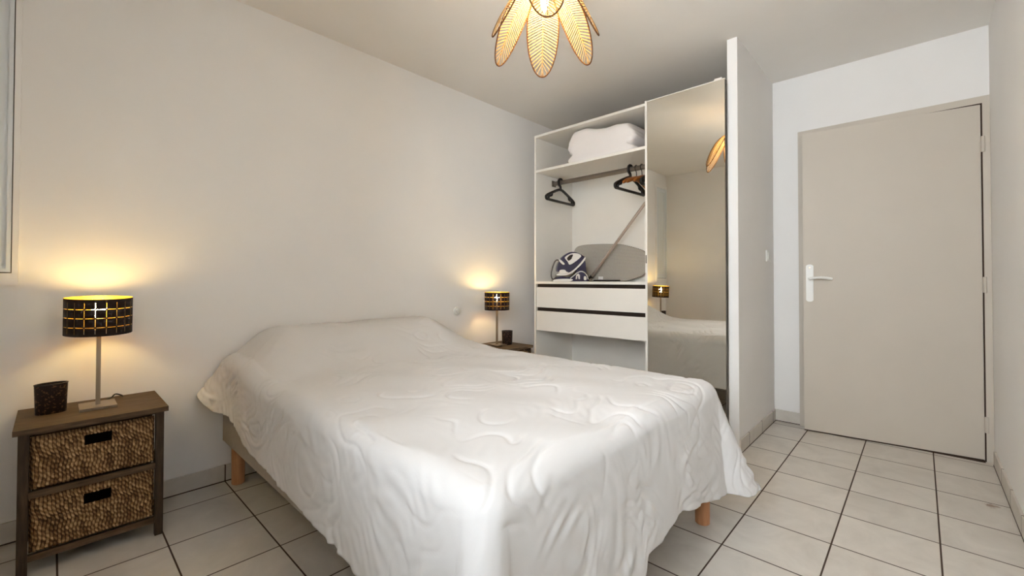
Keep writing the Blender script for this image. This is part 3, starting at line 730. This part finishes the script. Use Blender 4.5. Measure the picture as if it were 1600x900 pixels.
# steam-generator iron: built in its own upright frame (u to the viewer's right, z up), turned to face the room
ir = thing('steam_iron', 'white and dark purple steam iron standing on its base in the wardrobe', 'iron', (0, 0, 0))
def U(px, py): return ((850 + px * 0.10625 - 889) / 676 * 3.60, (635 - py) * 0.10625 / 676 * 3.60)
def uz(pts, sub=4): return [(p.x, max(p.y, 0.0)) for p in smoothpts([U(*q) + (0,) for q in pts], sub, True)]
def pr(name, pts, d0, d1, mt, sub=4, bevel=0.006, parent=None):
    return obj(name, prism(bmesh.new(), uz(pts, sub), d0, d1, 'xz'), mt, parent or ir, bevel=bevel, smooth='auto', world=False, segs=2)
st = pr('base_station', [(165, 632), (175, 575), (250, 560), (350, 570), (420, 540), (470, 470), (560, 330), (590, 340), (600, 450), (620, 560), (632, 610), (620, 634), (400, 635)], -0.07, 0.08, M['purple'], 3)
pr('base_tray', [(118, 632), (130, 612), (200, 600), (330, 598), (400, 606), (385, 624), (330, 635), (200, 636)], -0.10, 0.06, M['ironwhite'], 3, 0.004)
pr('iron_body', [(180, 470), (192, 390), (238, 300), (300, 242), (380, 206), (470, 214), (560, 262), (586, 290), (560, 355), (480, 440), (380, 512), (300, 500), (215, 500)], -0.065, 0.05, M['purple'], 4, 0.012)
pr('soleplate', [(174, 540), (188, 524), (300, 524), (390, 486), (485, 404), (565, 306), (582, 282), (587, 306), (558, 355), (488, 432), (400, 506), (310, 544), (190, 550)], -0.085, 0.06, M['ironwhite'], 4, 0.006)
pr('heel', [(205, 512), (224, 470), (285, 466), (315, 494), (345, 502), (300, 520), (212, 520)], -0.080, 0.0, M['ironwhite'], 3, 0.004)
hd_ = pr('handle_shell', [(292, 290), (340, 248), (400, 226), (478, 230), (526, 260), (512, 290), (450, 342), (366, 392), (332, 345)], -0.080, 0.055, M['ironwhite'], 3, 0.010)
pr('grip_hole', [(322, 300), (360, 256), (408, 246), (392, 292), (385, 310), (345, 335)], -0.0835, -0.07, M['dark'], 3, 0.002, hd_)
pr('nozzle', [(205, 322), (225, 318), (285, 375), (280, 392), (255, 385), (215, 345)], -0.085, -0.055, M['ironwhite'], 2, 0.003)
bm = bmesh.new()
A = [U(*q) for q in [(372, 592), (430, 545), (470, 510), (525, 490), (575, 505), (612, 550), (630, 605)]]
tube(bm, smoothpts([(a_, -0.074, b_) for a_, b_ in A], 5), 0.0035, 8); obj('trim_arc', bm, M['ironwhite'], ir, smooth=True, world=False)
pr('cord_clip', [(448, 602), (456, 540), (486, 520), (508, 545), (508, 602), (490, 602), (484, 552), (470, 556), (466, 602)], -0.082, -0.06, M['ironwhite'], 1, 0.0)
pr('dial', [(570, 612), (568, 570), (585, 556), (602, 575), (602, 612)], -0.080, -0.06, M['ironwhite'], 3, 0.002)
A = [U(*q) for q in [(250, 370), (212, 330), (180, 322), (148, 355), (118, 440), (100, 530), (108, 585), (135, 606), (172, 575)]]
bm = bmesh.new(); tube(bm, smoothpts([(a_, -0.03, b_) for a_, b_ in A], 5), 0.0055, 8); obj('steam_hose', bm, M['gasket'], ir, smooth=True, world=False)
ir.location = (2.965, 2.145, 1.0205); ir.rotation_euler = (0, 0, math.atan2(-0.7284, 0.6852))

# ------------------------------------------------------------------ small fittings on the walls
sw = thing('light_switch', 'white light switch on the partition wall near the door', 'switch', (3.48, 0.791, 1.204))
obj('plate', boxes((3.445, 3.525, 0.783, 0.791, 1.164, 1.244)), M['whiteplastic'], sw, bevel=0.002)
obj('rocker', boxes((3.462, 3.508, 0.778, 0.783, 1.180, 1.228)), M['whiteplastic'], sw, bevel=0.002)
rs = thing('wall_dimmer', 'round white wall dimmer just above the right side of the bed', 'switch', (2.135, 2.606, 0.79))
bm = lathe(bmesh.new(), [(0.031, 0), (0.031, 0.006), (0.028, 0.010)], 32); bmesh.ops.rotate(bm, verts=bm.verts, matrix=Matrix.Rotation(PI / 2, 3, 'X')); bmesh.ops.translate(bm, verts=bm.verts, vec=(2.135, 2.606, 0.795))
obj('plate', bm, M['whiteplastic'], rs, smooth='auto')
bm = lathe(bmesh.new(), [(0.018, 0.008), (0.018, 0.022), (0.015, 0.026)], 32); bmesh.ops.rotate(bm, verts=bm.verts, matrix=Matrix.Rotation(PI / 2, 3, 'X')); bmesh.ops.translate(bm, verts=bm.verts, vec=(2.135, 2.606, 0.795))
obj('knob', bm, M['whiteplastic'], rs, smooth='auto')

# ------------------------------------------------------------------ pendant lamp of rattan leaves
KP = 0.966
PX, PY = 1.490 * KP, 1.211 * KP
def zk(z): return 1.031 + (z - 1.031) * KP
pl = thing('pendant_lamp', 'lit pendant lamp with six woven leaf-shaped rattan petals hanging from the ceiling', 'pendant lamp', (PX, PY, H))
obj('ceiling_rose', lathe(bmesh.new(), [(0.05, 2.475), (0.052, 2.48), (0.052, 2.4995)], 32, PX, PY), M['whiteplastic'], pl, smooth='auto')
obj('cord', tube(bmesh.new(), [(PX, PY, 2.476), (PX, PY, zk(2.365))], 0.004, 10), M['whiteplastic'], pl, smooth=True)
bm = bmesh.new(); lathe(bm, [(0.016, zk(2.312)), (0.02, zk(2.318)), (0.02, zk(2.362)), (0.008, zk(2.37))], 20, PX, PY)
obj('socket', bm, M['black'], pl, smooth='auto')
bm = bmesh.new(); tube(bm, [(PX + 0.045 * math.cos(k * PI / 16), PY + 0.045 * math.sin(k * PI / 16), zk(2.352)) for k in range(32)], 0.004, 8, closed=True)
for k in range(3):
    c, s = math.cos(k * PI / 3), math.sin(k * PI / 3); tube(bm, [(PX - 0.045 * c, PY - 0.045 * s, zk(2.352)), (PX + 0.045 * c, PY + 0.045 * s, zk(2.352))], 0.0025, 6)
obj('hub_ring', bm, M['rim'], pl, smooth=True)
bm = lathe(bmesh.new(), [(r_, zk(z_)) for r_, z_ in ((0.008, 2.315), (0.012, 2.300), (0.0165, 2.280), (0.0165, 2.265), (0.012, 2.245), (0.004, 2.228), (0.001, 2.226))], 20, PX, PY)
obj('bulb', bm, M['bulb_p'], pl, smooth=True)
C0, C1, C2 = Vector((0.045, zk(2.352))), Vector((0.145, zk(2.335))), Vector((0.250 * KP, zk(2.052)))
def leaf_pt(s, w, az):
    c = C0 * (1 - s) ** 2 + C1 * 2 * s * (1 - s) + C2 * s * s
    tn = ((C1 - C0) * (1 - s) + (C2 - C1) * s).normalized(); nn = Vector((-tn.y, tn.x))   # outward/up normal in the radial plane
    if nn.x < 0: nn = -nn
    c = c - nn * (w * w) * 1.6                                      # cupped towards the bulb
    return Vector((PX + c.x * math.cos(az) - w * math.sin(az), PY + c.x * math.sin(az) + w * math.cos(az), c.y))
def half_w(s):
    return 0.0735 * (max(1 - ((s - 0.56) / 0.44) ** 2.5, 0) ** 0.5 if s > 0.56 else (0.28 + 0.72 * math.sin(PI / 2 * s / 0.56)))
base_az = math.atan2(PY, PX) + 0.045
for k in range(6):
    az = base_az + k * PI / 3
    bm = bmesh.new(); NS = 34
    for side in (-1, 1):
        for i in range(NS):
            s0 = 0.01 + 0.965 * i / NS; ds = 0.44 * 0.965 / NS; sl = 0.085
            steps = 5; prev = None
            for q in range(steps + 1):
                fq = q / steps
                sc = min(s0 + sl * fq, 0.9995)
                if fq > 0 and half_w(sc) * fq > half_w(sc): break
                wv = side * half_w(min(s0 + sl, 0.995)) * fq
                wv = side * min(abs(wv), half_w(sc))
                se = min(sc + ds, 0.9999)
                cur = (bm.verts.new(leaf_pt(sc, wv, az)), bm.verts.new(leaf_pt(se, side * min(abs(wv), half_w(se) if half_w(se) > 0 else abs(wv)), az)))
                if prev: bm.faces.new((prev[0], prev[1], cur[1], cur[0]))
                prev = cur
    lf = obj('leaf', bm, M['slat'], pl)
    so = lf.modifiers.new('thickness', 'SOLIDIFY'); so.thickness = 0.0012
    pts = [leaf_pt(s, half_w(s), az) for s in np.sin(np.linspace(0, PI / 2, 50))] + [leaf_pt(s, -half_w(s), az) for s in np.sin(np.linspace(PI / 2 - 0.04, 0, 50))]
    bm = bmesh.new(); tube(bm, pts, 0.0031, 7, closed=True); r_ = obj('rim', bm, M['rim'], lf, smooth=True); r_['label'] = 'dark braided rim'
    bm = bmesh.new(); tube(bm, [leaf_pt(s, 0, az) for s in np.linspace(0, 1, 24)], 0.0018, 6); obj('midrib', bm, M['rib'], lf, smooth=True)
